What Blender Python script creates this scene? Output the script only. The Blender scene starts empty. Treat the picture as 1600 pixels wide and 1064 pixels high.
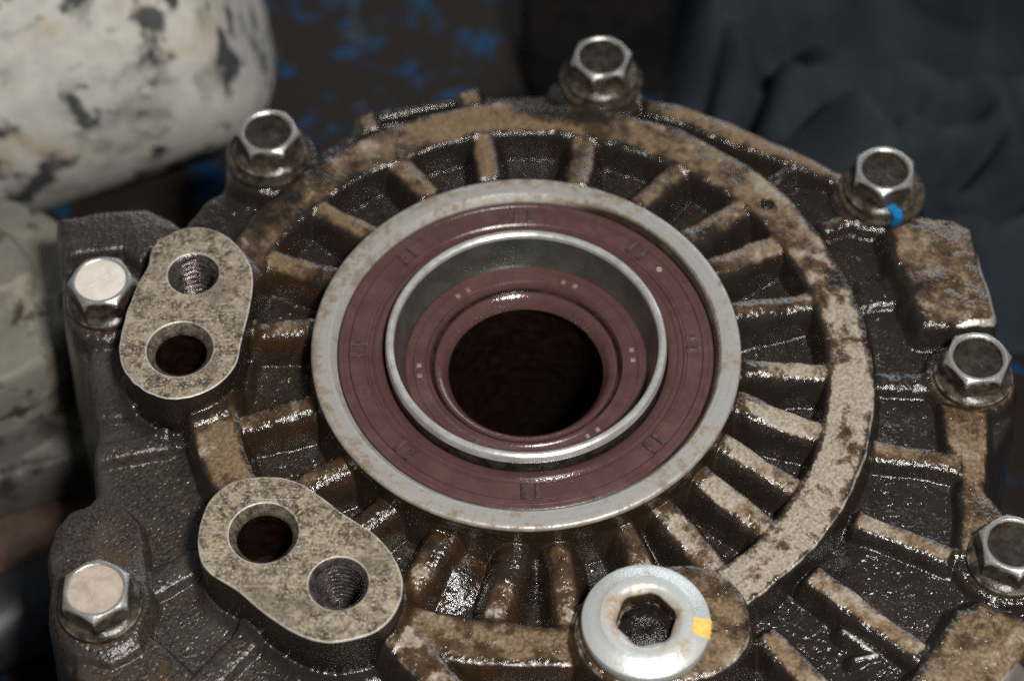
import bpy, math, random
import numpy as np
from mathutils import Vector
random.seed(7); RNG = np.random.default_rng(11)
S = bpy.context.scene
COL = S.collection
MM = 0.001

# ------------------------------------------------------------------ camera
ELEV, DIST, TX, TY, FPX = 0.94731342, 443.2458, -2.7784, 0.8071, 3495.0     # mm, radians
FW = np.array([0, math.cos(ELEV), -math.sin(ELEV)]); UP = np.array([0, math.sin(ELEV), math.cos(ELEV)])
CAM = np.array([TX, TY, 0.0]) - FW * DIST
cd = bpy.data.cameras.new("camera"); cam = bpy.data.objects.new("camera", cd); COL.objects.link(cam)
cam.location = CAM * MM; cam.rotation_euler = (math.pi / 2 - ELEV, 0, 0)
cd.sensor_width = 36; cd.lens = FPX / 1600 * 36; cd.clip_start = 0.02; cd.clip_end = 20
cd.dof.use_dof = True; cd.dof.focus_distance = 0.429; cd.dof.aperture_fstop = 9.8; cd.dof.aperture_blades = 7
S.camera = cam

# ------------------------------------------------------------------ world and lamps (flash beside the lens, dim workshop)
w = bpy.data.worlds.new("World"); S.world = w; w.use_nodes = True
wb = w.node_tree.nodes["Background"]; wb.inputs[0].default_value = (0.85, 0.92, 1.0, 1); wb.inputs[1].default_value = 0.125
def area(name, loc, target, sx, sy, power, col):
    l = bpy.data.lights.new(name, 'AREA'); l.shape = 'RECTANGLE'; l.size = sx; l.size_y = sy; l.energy = power; l.color = col
    o = bpy.data.objects.new(name, l); COL.objects.link(o); o.location = loc
    o.rotation_euler = (Vector(target) - Vector(loc)).to_track_quat('-Z', 'Y').to_euler(); return o
area("camera_flash", (0.115, -0.28, 0.51), (0, 0.02, 0), 0.062, 0.042, 4.5, (1.0, 0.965, 0.91))
area("rear_soft_lamp", (0.42, 1.45, 0.46), (0, 0, 0), 1.5, 0.3, 7.5, (0.90, 0.95, 1.0))  # unseen soft lamp behind, placed and widened for the seal lip highlights
S.view_settings.view_transform = 'Standard'; S.view_settings.look = 'None'; S.view_settings.exposure = 0.0; S.view_settings.gamma = 1
S.cycles.use_denoising = False
S.cycles.max_bounces = 6

def at(px, py, z):                       # photo pixel -> x, y (mm) on the plane at height z
    D = FW + np.array([1, 0, 0]) * (px - 800) / FPX - UP * (py - 532) / FPX
    t = (z - CAM[2]) / D[2]; p = CAM + D * t
    return np.array([p[0], p[1]])

# ------------------------------------------------------------------ materials
def new_mat(name):
    m = bpy.data.materials.new(name); m.use_nodes = True
    nt = m.node_tree; b = nt.nodes["Principled BSDF"]
    return m, nt, b
class N:
    """small node-graph helper; coordinates are millimetres"""
    def __init__(s, nt):
        s.nt = nt
        tc = nt.nodes.new("ShaderNodeTexCoord"); mp = nt.nodes.new("ShaderNodeMapping"); mp.inputs["Scale"].default_value = (1000,) * 3
        oi = nt.nodes.new("ShaderNodeObjectInfo")
        nt.links.new(tc.outputs["Object"], mp.inputs[0])
        mul = nt.nodes.new("ShaderNodeVectorMath"); mul.operation = 'SCALE'; mul.inputs[0].default_value = (97, 53, 31)
        nt.links.new(oi.outputs["Random"], mul.inputs["Scale"])
        ad = nt.nodes.new("ShaderNodeVectorMath"); nt.links.new(mp.outputs[0], ad.inputs[0]); nt.links.new(mul.outputs[0], ad.inputs[1])
        s.raw = mp.outputs[0]; s.rnd = ad.outputs[0]; s.vec = s.raw
    def link(s, a, b):
        if hasattr(a, 'is_output') or isinstance(a, bpy.types.NodeSocket): s.nt.links.new(a, b)
        else: b.default_value = a
    def noise(s, size, detail=3, rough=0.6, dist=0.0, vec=None):
        n = s.nt.nodes.new("ShaderNodeTexNoise"); n.inputs["Scale"].default_value = 1.0 / size
        n.inputs["Detail"].default_value = detail; n.inputs["Roughness"].default_value = rough; n.inputs["Distortion"].default_value = dist
        s.nt.links.new(vec or s.vec, n.inputs["Vector"]); return n.outputs["Fac"]
    def voro(s, size, feature='F1', vec=None):
        n = s.nt.nodes.new("ShaderNodeTexVoronoi"); n.feature = feature; n.inputs["Scale"].default_value = 1.0 / size
        s.nt.links.new(vec or s.vec, n.inputs["Vector"]); return n.outputs["Distance"]
    def ramp(s, f, a, b, lo=0.0, hi=1.0):
        n = s.nt.nodes.new("ShaderNodeMapRange"); n.interpolation_type = 'SMOOTHSTEP'; n.clamp = True
        s.link(f, n.inputs[0]); s.link(a, n.inputs[1]); s.link(b, n.inputs[2]); s.link(lo, n.inputs[3]); s.link(hi, n.inputs[4]); return n.outputs[0]
    def math(s, op, a, b=0.0, c=None):
        n = s.nt.nodes.new("ShaderNodeMath"); n.operation = op; s.link(a, n.inputs[0]); s.link(b, n.inputs[1])
        if c is not None: s.link(c, n.inputs[2])
        return n.outputs[0]
    def mix(s, f, a, b):
        n = s.nt.nodes.new("ShaderNodeMix"); n.data_type = 'RGBA'; s.link(f, n.inputs[0])
        for v, i in ((a, 6), (b, 7)):
            if isinstance(v, tuple): n.inputs[i].default_value = (*v, 1)
            else: s.nt.links.new(v, n.inputs[i])
        return n.outputs[2]
    def fmix(s, f, a, b):
        n = s.nt.nodes.new("ShaderNodeMix"); n.data_type = 'FLOAT'; s.link(f, n.inputs[0]); s.link(a, n.inputs[2]); s.link(b, n.inputs[3]); return n.outputs[0]
    def attr(s, name):
        n = s.nt.nodes.new("ShaderNodeAttribute"); n.attribute_name = name; return n.outputs["Fac"]
    def bump(s, h, strength, dist, normal=None):
        n = s.nt.nodes.new("ShaderNodeBump"); s.link(strength, n.inputs["Strength"]); n.inputs["Distance"].default_value = dist * MM
        s.nt.links.new(h, n.inputs["Height"])
        if normal is not None: s.nt.links.new(normal, n.inputs["Normal"])
        return n.outputs[0]

def mat_casting():
    m, nt, b = new_mat("oily_cast_aluminium"); g = N(nt)
    dust, wear, dry, oil, pale = (g.attr(k) for k in ("dust", "wear", "dry", "oil", "pale"))
    n_f = g.noise(0.7, 4, .65); n_m = g.noise(3.2, 5, .62, .4); n_l = g.noise(11, 4, .55, .8); n_s = g.noise(0.32, 2, .6)
    dark = g.mix(n_m, (.007, .006, .005), (.030, .022, .016))
    dry_c = g.mix(g.ramp(n_f, .3, .7), (.013, .011, .010), (.062, .045, .033))
    dry_c = g.mix(g.ramp(n_l, .45, .7), dry_c, (.060, .052, .044))
    c = g.mix(dry, dark, dry_c)
    oilf = g.math('MULTIPLY', oil, g.ramp(n_l, .25, .65))
    c = g.mix(oilf, c, g.mix(n_m, (.016, .0075, .0035), (.058, .029, .0125)))
    t = g.math('ADD', dust, g.math('ADD', g.math('MULTIPLY', g.math('SUBTRACT', n_l, .5), 1.1), g.math('ADD', g.math('MULTIPLY', g.math('SUBTRACT', n_m, .5), 1.25), g.math('MULTIPLY', g.math('SUBTRACT', n_f, .5), .30))))
    t = g.math('MULTIPLY', t, g.ramp(dust, .03, .22))
    brown = g.mix(n_m, (.038, .022, .011), (.088, .052, .026))
    tan = g.mix(g.ramp(n_f, .3, .7), (.115, .076, .043), (.235, .165, .10))
    palec = g.mix(g.ramp(n_f, .3, .65), (.235, .198, .152), (.395, .345, .28))
    c = g.mix(g.ramp(t, .06, .26), c, brown)
    c = g.mix(g.ramp(t, .26, .58), c, tan)
    pf = g.math('MULTIPLY', g.ramp(g.math('ADD', g.math('ADD', g.math('MULTIPLY', g.math('SUBTRACT', n_m, .5), 1.8), g.math('MULTIPLY', g.math('SUBTRACT', n_l, .5), 2.2)), pale), .30, .78), g.ramp(t, .35, .55))
    palec = g.mix(g.math('MULTIPLY', g.ramp(g.noise(.85, 4, .7), .50, .62), .65), palec, (.20, .145, .092))
    c = g.mix(pf, c, palec)
    sp = g.math('MULTIPLY', g.ramp(g.noise(.6, 4, .7), .54, .66), g.math('MULTIPLY', .55, g.ramp(n_m, .35, .6)))
    c = g.mix(g.math('MULTIPLY', sp, g.ramp(t, .2, .4)), c, (.045, .030, .018))
    df = g.ramp(t, .34, .62)
    wf = g.ramp(g.math('ADD', wear, g.math('MULTIPLY', n_m, .7)), .75, 1.1)
    wf = g.math('MULTIPLY', wf, g.ramp(wear, .02, .2))
    c = g.mix(wf, c, g.mix(n_f, (.42, .37, .31), (.66, .62, .56)))
    nt.links.new(c, b.inputs["Base Color"])
    r = g.fmix(df, g.fmix(dry, g.ramp(n_m, .2, .8, .12, .22), .27), g.ramp(n_m, .2, .8, .34, .50)); r = g.fmix(wf, r, .38)
    nt.links.new(r, b.inputs["Roughness"])
    nt.links.new(g.math('MULTIPLY', wf, .55), b.inputs["Metallic"])
    nt.links.new(g.fmix(df, .8, .15), b.inputs["Specular IOR Level"])
    h = g.math('ADD', g.math('MULTIPLY', n_f, .7), g.math('MULTIPLY', n_s, .7))
    st = g.fmix(df, g.fmix(dry, .70, .85), .42)
    nt.links.new(g.bump(h, st, .16), b.inputs["Normal"])
    return m
def mat_machined(name="machined_aluminium", base=(.50, .495, .48), dirt_shade=(.13, .09, .05), rings=False):
    m, nt, b = new_mat(name); g = N(nt)
    n_f = g.noise(.6, 4, .65); n_m = g.noise(2.4, 6, .72, .15); n_l = g.noise(12, 3, .5)
    f = g.ramp(g.math('ADD', g.math('MULTIPLY', n_m, .8), g.math('ADD', g.math('MULTIPLY', n_l, .6), g.math('MULTIPLY', n_f, .25))), .80, 1.02)
    grad = g.attr("dirt_shade"); f = g.math('MINIMUM', 1.0, g.math('ADD', f, g.math('MULTIPLY', grad, g.ramp(n_m, .3, .6))))
    c = g.mix(n_f, tuple(v * .78 for v in base), base)
    dc = g.mix(g.ramp(n_f, .3, .7), tuple(v * .5 for v in dirt_shade), tuple(min(1, v * 1.9) for v in dirt_shade))
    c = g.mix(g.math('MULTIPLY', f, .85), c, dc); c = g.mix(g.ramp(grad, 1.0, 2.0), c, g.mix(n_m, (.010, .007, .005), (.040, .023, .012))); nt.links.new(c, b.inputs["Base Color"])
    if rings:
        ln = nt.nodes.new('ShaderNodeVectorMath'); ln.operation = 'LENGTH'; nt.links.new(g.raw, ln.inputs[0]); cb_ = nt.nodes.new('ShaderNodeCombineXYZ'); nt.links.new(ln.outputs['Value'], cb_.inputs[0])
        nt.links.new(g.math('MULTIPLY', n_l, .6), cb_.inputs[1]); rn = g.noise(.16, 3, .7, vec=cb_.outputs[0])
        c = g.mix(g.math('MULTIPLY', g.ramp(rn, .52, .66), .28), c, (.20, .185, .165)); nt.links.new(c, b.inputs["Base Color"])
    nt.links.new(g.fmix(g.ramp(grad, 1.0, 2.0), g.fmix(f, .38, .55), .2), b.inputs["Roughness"]); nt.links.new(g.fmix(f, .45, 0.0), b.inputs["Metallic"])
    nt.links.new(g.bump(g.math('ADD', n_f, n_m), .25, .25), b.inputs["Normal"]); return m
def mat_port():                                   # mottled brown-grey machined port faces
    m, nt, b = new_mat("stained_port_face"); g = N(nt)
    n_f = g.noise(.55, 4, .68); n_m = g.noise(2.2, 5, .68, .5); n_l = g.noise(9, 3, .5)
    c = g.mix(g.ramp(n_m, .36, .62), (.050, .039, .028), (.27, .215, .15))
    c = g.mix(g.ramp(n_f, .50, .66), c, (.45, .385, .295)); c = g.mix(g.math('MULTIPLY', g.ramp(n_l, .5, .66), .6), c, (.12, .10, .075))
    c = g.mix(g.math('MULTIPLY', g.ramp(g.noise(5.5, 4, .6), .54, .66), .5), c, (.42, .36, .275))
    c = g.mix(g.math('MULTIPLY', g.ramp(g.noise(.9, 3, .6), .56, .66), .75), c, (.045, .036, .027))
    for ang_, sd_, th_ in ((.45, 1.0, .665), (-.9, 2.0, .68), (1.3, 3.0, .685)):
        mp = nt.nodes.new('ShaderNodeMapping'); mp.inputs['Rotation'].default_value = (0, 0, ang_); mp.inputs['Scale'].default_value = (.09, 2.6, 1); mp.inputs['Location'].default_value = (sd_ * 13, 0, 0); nt.links.new(g.raw, mp.inputs[0])
        c = g.mix(g.math('MULTIPLY', g.ramp(g.noise(1.0, 2, .5, vec=mp.outputs[0]), th_, th_ + .02), .55), c, (.50, .45, .38))
    e = g.attr("wear"); c = g.mix(g.math('MULTIPLY', e, g.ramp(n_m, .25, .5)), c, (.66, .62, .55))
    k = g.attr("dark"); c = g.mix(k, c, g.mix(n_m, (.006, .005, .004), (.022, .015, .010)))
    nt.links.new(c, b.inputs["Base Color"])
    nt.links.new(g.fmix(k, g.fmix(n_m, .35, .55), .25), b.inputs["Roughness"]); nt.links.new(g.math('MULTIPLY', e, .5), b.inputs["Metallic"])
    nt.links.new(g.bump(g.math('ADD', n_f, n_m), g.fmix(k, .28, .5), .3), b.inputs["Normal"]); return m
def mat_simple(name, c1, c2, size, rough=(.4, .6), metal=0.0, bump=.2, bsize=.5, spec=.5):
    m, nt, b = new_mat(name); g = N(nt); g.vec = g.rnd
    n = g.noise(size, 5, .62, .4); c = g.mix(g.ramp(n, .3, .7), c1, c2); nt.links.new(c, b.inputs["Base Color"])
    nt.links.new(g.fmix(n, *rough), b.inputs["Roughness"]); b.inputs["Metallic"].default_value = metal; b.inputs["Specular IOR Level"].default_value = spec
    if bump: nt.links.new(g.bump(g.noise(bsize, 3, .6), bump, .4), b.inputs["Normal"])
    return m
def mat_rubber():
    m, nt, b = new_mat("maroon_seal_rubber"); g = N(nt)
    n_m = g.noise(5, 5, .65, .5); n_f = g.noise(.5, 3, .6)
    c = g.mix(g.ramp(n_m, .3, .75), (.074, .036, .035), (.100, .051, .049)); c = g.mix(g.math('MULTIPLY', g.ramp(n_f, .62, .75), .35), c, (.22, .15, .13))
    d = g.attr("dirt_shade"); c = g.mix(g.math('MULTIPLY', d, g.ramp(n_m, .2, .6)), c, (.018, .012, .010))
    nt.links.new(c, b.inputs["Base Color"]); w_ = g.attr("wet")
    nt.links.new(g.fmix(w_, g.ramp(n_m, .35, .65, .20, .34), .12), b.inputs["Roughness"])
    nt.links.new(g.bump(g.math('ADD', n_f, n_m), .22, .2), b.inputs["Normal"]); return m
def mat_bolt():
    m, nt, b = new_mat("oily_zinc_steel"); g = N(nt); g.vec = g.rnd
    n_m = g.noise(2.6, 5, .65, .6); n_f = g.noise(.5, 3, .6); wv = g.attr("wear")
    f = g.ramp(g.math('ADD', wv, g.math('MULTIPLY', n_m, .8)), .80, 1.22)
    grim = g.mix(g.ramp(n_m, .35, .7), (.016, .012, .009), (.085, .066, .046))
    c = g.mix(f, grim, g.mix(n_m, (.30, .29, .265), (.58, .575, .55))); nt.links.new(c, b.inputs["Base Color"])
    nt.links.new(g.fmix(f, 0.0, .75), b.inputs["Metallic"]); nt.links.new(g.fmix(f, .28, .40), b.inputs["Roughness"])
    nt.links.new(g.bump(g.math('ADD', n_f, n_m), .3, .25), b.inputs["Normal"]); return m
def mat_paint(name, paint, under, size, thr, extra=None, rough=.45, fine=.35, soft=.05, stain=None):
    m, nt, b = new_mat(name); g = N(nt)
    n = g.noise(size, 4, .55, .15); n2 = g.noise(size * .35, 5, .6, .3); n3 = g.noise(size * 1.7, 4, .6, 1.0)
    p = g.mix(g.ramp(n2, .3, .75), tuple(v * .78 for v in paint), paint)
    if extra: p = g.mix(g.ramp(n3, .54, .64), p, extra)
    if stain: p = g.mix(g.math('MULTIPLY', g.ramp(g.noise(size * .8, 4, .6, .3, vec=g.rnd), .50, .66), .7), p, stain)
    u = g.mix(n2, tuple(v * .4 for v in under), under)
    f = g.ramp(g.math('ADD', n, g.math('MULTIPLY', n2, fine)), thr, thr + soft)
    nt.links.new(g.mix(f, p, u), b.inputs["Base Color"]); b.inputs["Roughness"].default_value = rough; b.inputs["Specular IOR Level"].default_value = .2
    nt.links.new(g.bump(g.math('SUBTRACT', n2, f), .12, .6), b.inputs["Normal"]); return m

M = dict(cast=mat_casting(), ring=mat_machined(rings=True), port=mat_port(), rubber=mat_rubber(), bolt=mat_bolt(), rubber_dark=mat_simple('oily_maroon_rubber', (.040, .024, .024), (.10, .06, .058), 1.2, (.22, .36), 0, .3), rubber_worn=mat_simple('worn_maroon_rubber', (.16, .10, .09), (.30, .22, .20), .8, (.3, .45), 0, .3),
    sleeve=mat_simple("worn_steel_sleeve", (.55, .55, .52), (.78, .78, .75), 3, (.24, .36), .6, .08, 1.2),
    sleeve_in=mat_simple("oily_green_grey_steel", (.13, .135, .115), (.20, .205, .18), 6, (.24, .32), .75, .06, 1.2),
    sleeve_dark=mat_simple("oily_dark_steel", (.02, .018, .015), (.10, .095, .085), 3, (.14, .25), .6, .1, 1.0),
    zinc=mat_machined("zinc_plated_plug", (.66, .70, .69), (.22, .15, .08)),
    sludge=mat_simple("oily_sludge", (.006, .005, .005), (.022, .017, .015), 1.4, (.12, .24), 0, .8, .6),
    bolt_oil=mat_simple("dried_oil_in_bolt_head", (.014, .011, .009), (.042, .034, .025), 2.2, (.24, .36), 0, .3, .8),
    scale=mat_simple("pale_dried_scale", (.34, .275, .22), (.47, .395, .325), 3.0, (.7, .85), 0, .25, .5),
    white_scale=mat_simple("chalky_white_scale", (.58, .525, .46), (.70, .655, .60), 4.0, (.8, .9), 0, .2, .5),
    thread=mat_simple("oily_steel_thread", (.05, .042, .042), (.20, .17, .165), 1.2, (.14, .24), .7, .35, .4),
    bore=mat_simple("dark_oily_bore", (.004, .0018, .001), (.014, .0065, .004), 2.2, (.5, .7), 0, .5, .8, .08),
    blue_dab=mat_simple("blue_paint_dab", (.0, .13, .34), (.01, .20, .46), 1.0, (.4, .5), 0, .2),
    yellow=mat_simple("yellow_paint_mark", (.75, .42, .07), (.86, .58, .16), 1.0, (.5, .6), 0, .2),
    puddle=mat_simple("amber_oil_film", (.026, .010, .0045), (.062, .027, .011), 3.0, (.07, .12), 0, .25, 1.6, .7))

# ------------------------------------------------------------------ object helpers
def link(o, parent=None, **props):
    COL.objects.link(o)
    if parent is not None: o.parent = parent
    for k, v in props.items(): o[k] = v
    return o
def mesh_obj(name, V, F, mat, parent=None, smooth=True, angle=35, attrs=None, **props):
    me = bpy.data.meshes.new(name); V = np.asarray(V, float) * MM
    me.from_pydata(V.tolist(), [], [list(map(int, f)) for f in F]); me.materials.append(mat)
    if smooth:
        me.polygons.foreach_set("use_smooth", np.ones(len(me.polygons), bool)); me.set_sharp_from_angle(angle=math.radians(angle))
    for k, a in (attrs or {}).items():
        at_ = me.attributes.new(k, 'FLOAT', 'POINT'); at_.data.foreach_set("value", np.asarray(a, np.float32))
    me.update(); return link(bpy.data.objects.new(name, me), parent, **props)
def lathe(prof, n=160, cx=0, cy=0, wob=None, close_bottom=False):
    """prof: [(r, z)...] from outside to inside; normals face up/out when r decreases"""
    th = np.linspace(0, 2 * np.pi, n, endpoint=False); P = np.array(prof, float)
    V = []; F = []
    for r, z in P: V.append(np.stack([cx + r * np.cos(th), cy + r * np.sin(th), np.full(n, z)], 1))
    V = np.concatenate(V); idx = np.arange(n); nx = (idx + 1) % n
    for k in range(len(P) - 1):
        F += np.stack([k * n + idx, k * n + nx, (k + 1) * n + nx, (k + 1) * n + idx], 1).tolist()
    if close_bottom: F.append([(len(P) - 1) * n + i for i in range(n)])
    return V, F
def smooth_prof(pts, it=2):
    P = np.array(pts, float)
    for _ in range(it):
        Q = [P[0]]
        for a, b in zip(P[:-1], P[1:]): Q += [a * .75 + b * .25, a * .25 + b * .75]
        Q.append(P[-1]); P = np.array(Q)
    return P

# ------------------------------------------------------------------ the cast housing as a height field, split into its parts
G = 0.25
X0, X1, Y0, Y1 = -104.0, 108.0, -98.0, 92.0
xs = np.arange(X0, X1 + G / 2, G); ys = np.arange(Y0, Y1 + G / 2, G)
XX, YY = np.meshgrid(xs, ys); SH = XX.shape
def fnoise(size, seed):
    r = np.random.default_rng(seed); f = np.fft.rfft2(r.standard_normal(SH))
    ky = np.fft.fftfreq(SH[0], G)[:, None]; kx = np.fft.rfftfreq(SH[1], G)[None]
    k2 = (kx ** 2 + ky ** 2) * size ** 2
    o = np.fft.irfft2(f * np.exp(-k2 * 4.0), s=SH); return o / o.std()
NZ = {k: fnoise(s, i) for i, (k, s) in enumerate(dict(a=.34, b=1.0, c=2.5, d=7.0, e=18.0).items())}
WX = XX + .07 * NZ['c'] + .015 * NZ['b'] + .22 * NZ['d']          # cast edges are never ruler-straight
WY = YY + .07 * np.roll(NZ['c'], 211, 0) + .015 * np.roll(NZ['b'], 97, 1) + .22 * np.roll(NZ['d'], 301, 1)

def sd_poly(P, x, y):
    P = np.asarray(P); d = np.full(x.shape, 1e9); s = np.ones(x.shape)
    for i in range(len(P)):
        a, b = P[i], P[i - 1]; e = b - a; wx = x - a[0]; wy = y - a[1]
        t = np.clip((wx * e[0] + wy * e[1]) / (e @ e), 0, 1); dx = wx - e[0] * t; dy = wy - e[1] * t
        d = np.minimum(d, dx * dx + dy * dy)
        c1 = y >= a[1]; c2 = y < b[1]; c3 = e[0] * wy > e[1] * wx
        s = np.where((c1 & c2 & c3) | (~c1 & ~c2 & ~c3), -s, s)
    return s * np.sqrt(d)
def sd_seg(a, b, x, y):
    e = b - a; wx = x - a[0]; wy = y - a[1]; t = np.clip((wx * e[0] + wy * e[1]) / (e @ e), 0, 1)
    return np.hypot(wx - e[0] * t, wy - e[1] * t)
def sd_bar(a, b, hw, x, y, rr=.8):                     # square-ended bar with rounded corners
    e = b - a; L = np.hypot(*e); u = e / L; m = (a + b) / 2
    px = np.abs((x - m[0]) * u[0] + (y - m[1]) * u[1]) - L / 2 + rr; py = np.abs(-(x - m[0]) * u[1] + (y - m[1]) * u[0]) - hw + rr
    return np.hypot(np.maximum(px, 0), np.maximum(py, 0)) + np.minimum(np.maximum(px, py), 0) - rr
def px_poly(pts, z): return np.array([at(p[0], p[1], z) for p in pts])

OUT = [(84,336,-6),(150,326,-6),(226,316,-6),(262,328,-6),(286,330,-10),(320,300,-12),(352,275,-10),(352,225,-9),(380,172,-9),(430,160,-9),(480,185,-9),(497,212,-10),
       (556,176,-11),(592,163,-11),(716,140,-11),(745,132,-11),(880,128,-11),(880,95,-9),(905,60,-9),(960,58,-9),(1002,95,-9),(1010,146,-9),(1060,154,-8),(1140,180,-8),
       (1245,226,-8),(1322,262,-8),(1345,225,-9),(1400,218,-9),(1440,260,-9),(1450,312,-9),(1450,330,-6),(1492,337,-6),(1524,351,-6),(1566,488,-6),(1562,515,-8),(1572,545,-9),
       (1598,600,-9),(1592,650,-10),(1556,706,-8),(1553,760,-8),(1592,812,-8),(1650,800,-9),(1700,860,-9),(1670,985,-8),(1608,1010,-6),(1580,1064,-6),(1600,1200,-8),
       (1300,1290,-12),(900,1310,-12),(500,1290,-12),(200,1220,-12),(112,1064,-12),(84,1010,-11),(70,960,-11),(70,865,-11),(82,825,-11),(106,797,-11),(143,768,-13),(146,690,-13),(143,640,-13),
       (138,600,-14),(112,540,-13),(100,500,-11),(92,450,-10),(88,395,-8)]
OUTP = np.array([at(*p) for p in OUT]); OUTP[:, 1] = np.maximum(OUTP[:, 1], -90); OUTP[:, 0] = np.minimum(OUTP[:, 0], 101)
d_out = sd_poly(OUTP, WX, WY)

FLOOR = -13.0
H = np.full(SH, FLOOR); LAB = np.zeros(SH, int); RAW = np.full(SH, FLOOR)
ATT = {k: np.zeros(SH) for k in ("dust", "wear", "dry", "oil", "pale")}
NAMES = [("housing_floor", "dark oily floor of the casting between its ribs")]
R_ = np.hypot(XX, YY)
def sst(x, a, b): t = np.clip((x - a) / (b - a), 0, 1); return t * t * (3 - 2 * t)
# right-hand panels lie a little higher, lower left deep
def region(pts, z): return sd_poly(px_poly(pts, z), XX, YY)
Hbase = FLOOR + 2.0 * sst(XX, 58, 64) * sst(R_, 66, 69) 
H = Hbase + 0; RAW = H.copy()
ATT['dry'] += (1 - sst(R_ - .0 * XX, 66, 70) * 0 ) * 0
dryreg = region([(60, 300), (300, 300), (200, 420), (215, 640), (300, 760), (330, 900), (420, 1000), (420, 1300), (-100, 1300), (-100, 300)], -12)
ATT['dry'] = 1 - sst(dryreg + 1.5 * NZ['d'], -5, 3)
oilreg = region([(395, 400), (520, 380), (500, 700), (640, 800), (960, 860), (930, 1064), (700, 1064), (560, 960), (400, 745), (320, 650), (395, 560)], -8)
ATT['oil'] = 1 - sst(oilreg + 2.0 * NZ['d'], -4, 5)
PALE = sst(.75 * XX - .9 * YY, -20, 75)

def put(name, sd, z, slope=4.0, edge=.8, fil=1.0, dust=.5, wear=.2, label=None, pale=0.0, dry=None, oil=None, bump=0.0, newpart=True, tilt=None):
    """raise a cast feature: sd < 0 is its top"""
    global H, RAW, LAB
    se = sd - .4; kn = (np.sqrt(se * se + edge * edge) + se) / 2
    top = z + (tilt if tilt is not None else 0) + bump * NZ['c']
    f = top - slope * kn
    h = np.clip(.5 + (f - H) / (2 * fil), 0, 1); newH = H * (1 - h) + f * h + fil * h * (1 - h)
    wgt = np.clip(.5 + (f - H) / (1.0), 0, 1)
    tm = 1 - sst(sd + .04 * NZ['b'] + .10 * NZ['c'] + .15 * NZ['d'], -1.5, .35)
    ATT['dust'] = ATT['dust'] * (1 - wgt) + dust * tm * wgt
    ATT['wear'] = ATT['wear'] * (1 - wgt) + wear * np.exp(-((sd + .2) / .42) ** 2) * wgt
    ATT['pale'] = ATT['pale'] * (1 - wgt) + pale * wgt
    if dry is not None: ATT['dry'] = ATT['dry'] * (1 - wgt) + dry * wgt
    if oil is not None: ATT['oil'] = ATT['oil'] * (1 - wgt) + oil * wgt
    if newpart: NAMES.append((name, label)); LAB = np.where(f > H, len(NAMES) - 1, LAB)
    else: LAB = np.where(f > H, max(i for i, n in enumerate(NAMES) if n[0] == name), LAB)
    H = newH

# --- web: the flat ring the ribs run into
WC = np.array([.95, .82]); rw = np.hypot(WX - WC[0], WY - WC[1]); WEB = -6.0
put("flange_web", np.abs(rw - 64.2) - 4.5, WEB, 4.5, .5, 1.1, .55, .42, pale=PALE, label="mottled brown and pale flat ring round the ribs", bump=.04)
# --- foot of the collar round the seal
put("collar_foot", R_ - 41.9, -2.2, 6.5, .4, 1.2, 0, 0.0, oil=.3, label="oily brown fillet under the bare metal collar")
# --- ribs: (outer px, inner px)
RIBS = [(755,205,765,275),(912,210,902,285),(1065,255,1000,318),(1155,318,1075,372),(1215,372,1115,420),(1270,462,1150,487),(1305,577,1165,577),
        (1290,672,1155,632),(1262,765,1130,692),(1210,830,1092,742),(1125,892,1035,795),(1010,905,975,828),(892,985,870,845),(770,990,802,845),(632,932,692,838),
        (540,838,605,790),(470,757,550,722),(385,657,482,634),(400,513,487,512),(412,395,518,432),(490,315,578,366),(613,240,668,300)]
for i, (ax, ay, bx, by) in enumerate(RIBS):
    a = at(ax, ay, WEB); b = at(bx, by, WEB); u = (b - a) / np.hypot(*(b - a))
    ang = math.atan2(a[1], a[0]); oily = i in (14, 15, 16, 17, 18) 
    hw = [2.0, 1.9, 2.1, 2.1, 2.0, 2.0, 2.0, 2.0, 2.0, 2.2, 2.0, 1.8, 1.9, 2.0, 2.1, 1.9, 1.9, 1.9, 1.8, 2.0, 2.0, 2.0][i]
    pl = max(0, .75 * a[0] - .9 * a[1]) / 75 * .9
    put("rib", sd_bar(a - u * 3.0, b + u * 1.5, hw + .62 + .12 * np.sin(i * 2.1), WX, WY, 1.0), WEB - .1 - (.3 if oily else 0), 3.8, 1.15, 1.1,
        (.30 if i > 14 else .42) if oily else (.56 if i not in (12, 13, 19, 20) else .46), .10 if oily else .30, pale=min(.6, pl * 1.15) if i not in (19, 20) else .05,
        oil=.9 if oily else (.5 if i in (11, 12, 13) else None), bump=.05, tilt=1.7 * sst(-R_, -60, -43.5))
# --- outer ribs on the right
for ax, ay, bx, by, hw, z, du in [(1372,592,1452,592,2.0,-8.6,.12),(1362,697,1505,722,2.3,-7.6,.40),(1335,806,1495,868,2.2,-7.4,.50),(1268,893,1442,1016,2.3,-7.2,.54),(1196,985,1310,1110,2.3,-7.2,.56)]:
    put("outer_rib", sd_bar(at(ax, ay, z), at(bx, by, z), hw, WX, WY, .9), z, 3.6, .75, 1.1, du, .25, pale=.35 if du > .45 else .1)
put("outer_rib", sd_bar(at(1290, 350, -8), at(1352, 326, -8), 1.7, WX, WY), -8.2, 3.6, .7, 1.0, .22, .25)
put("outer_rib", sd_bar(at(1205, 286, -8), at(1240, 258, -8), 1.0, WX, WY), -8.2, 3.6, .6, 1.0, .15, .45)
put("channel_step", region([(1340, 437), (1392, 432), (1400, 472), (1346, 478)], -9.5), -9.5, 3, .6, 1.0, .05, .05)
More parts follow.
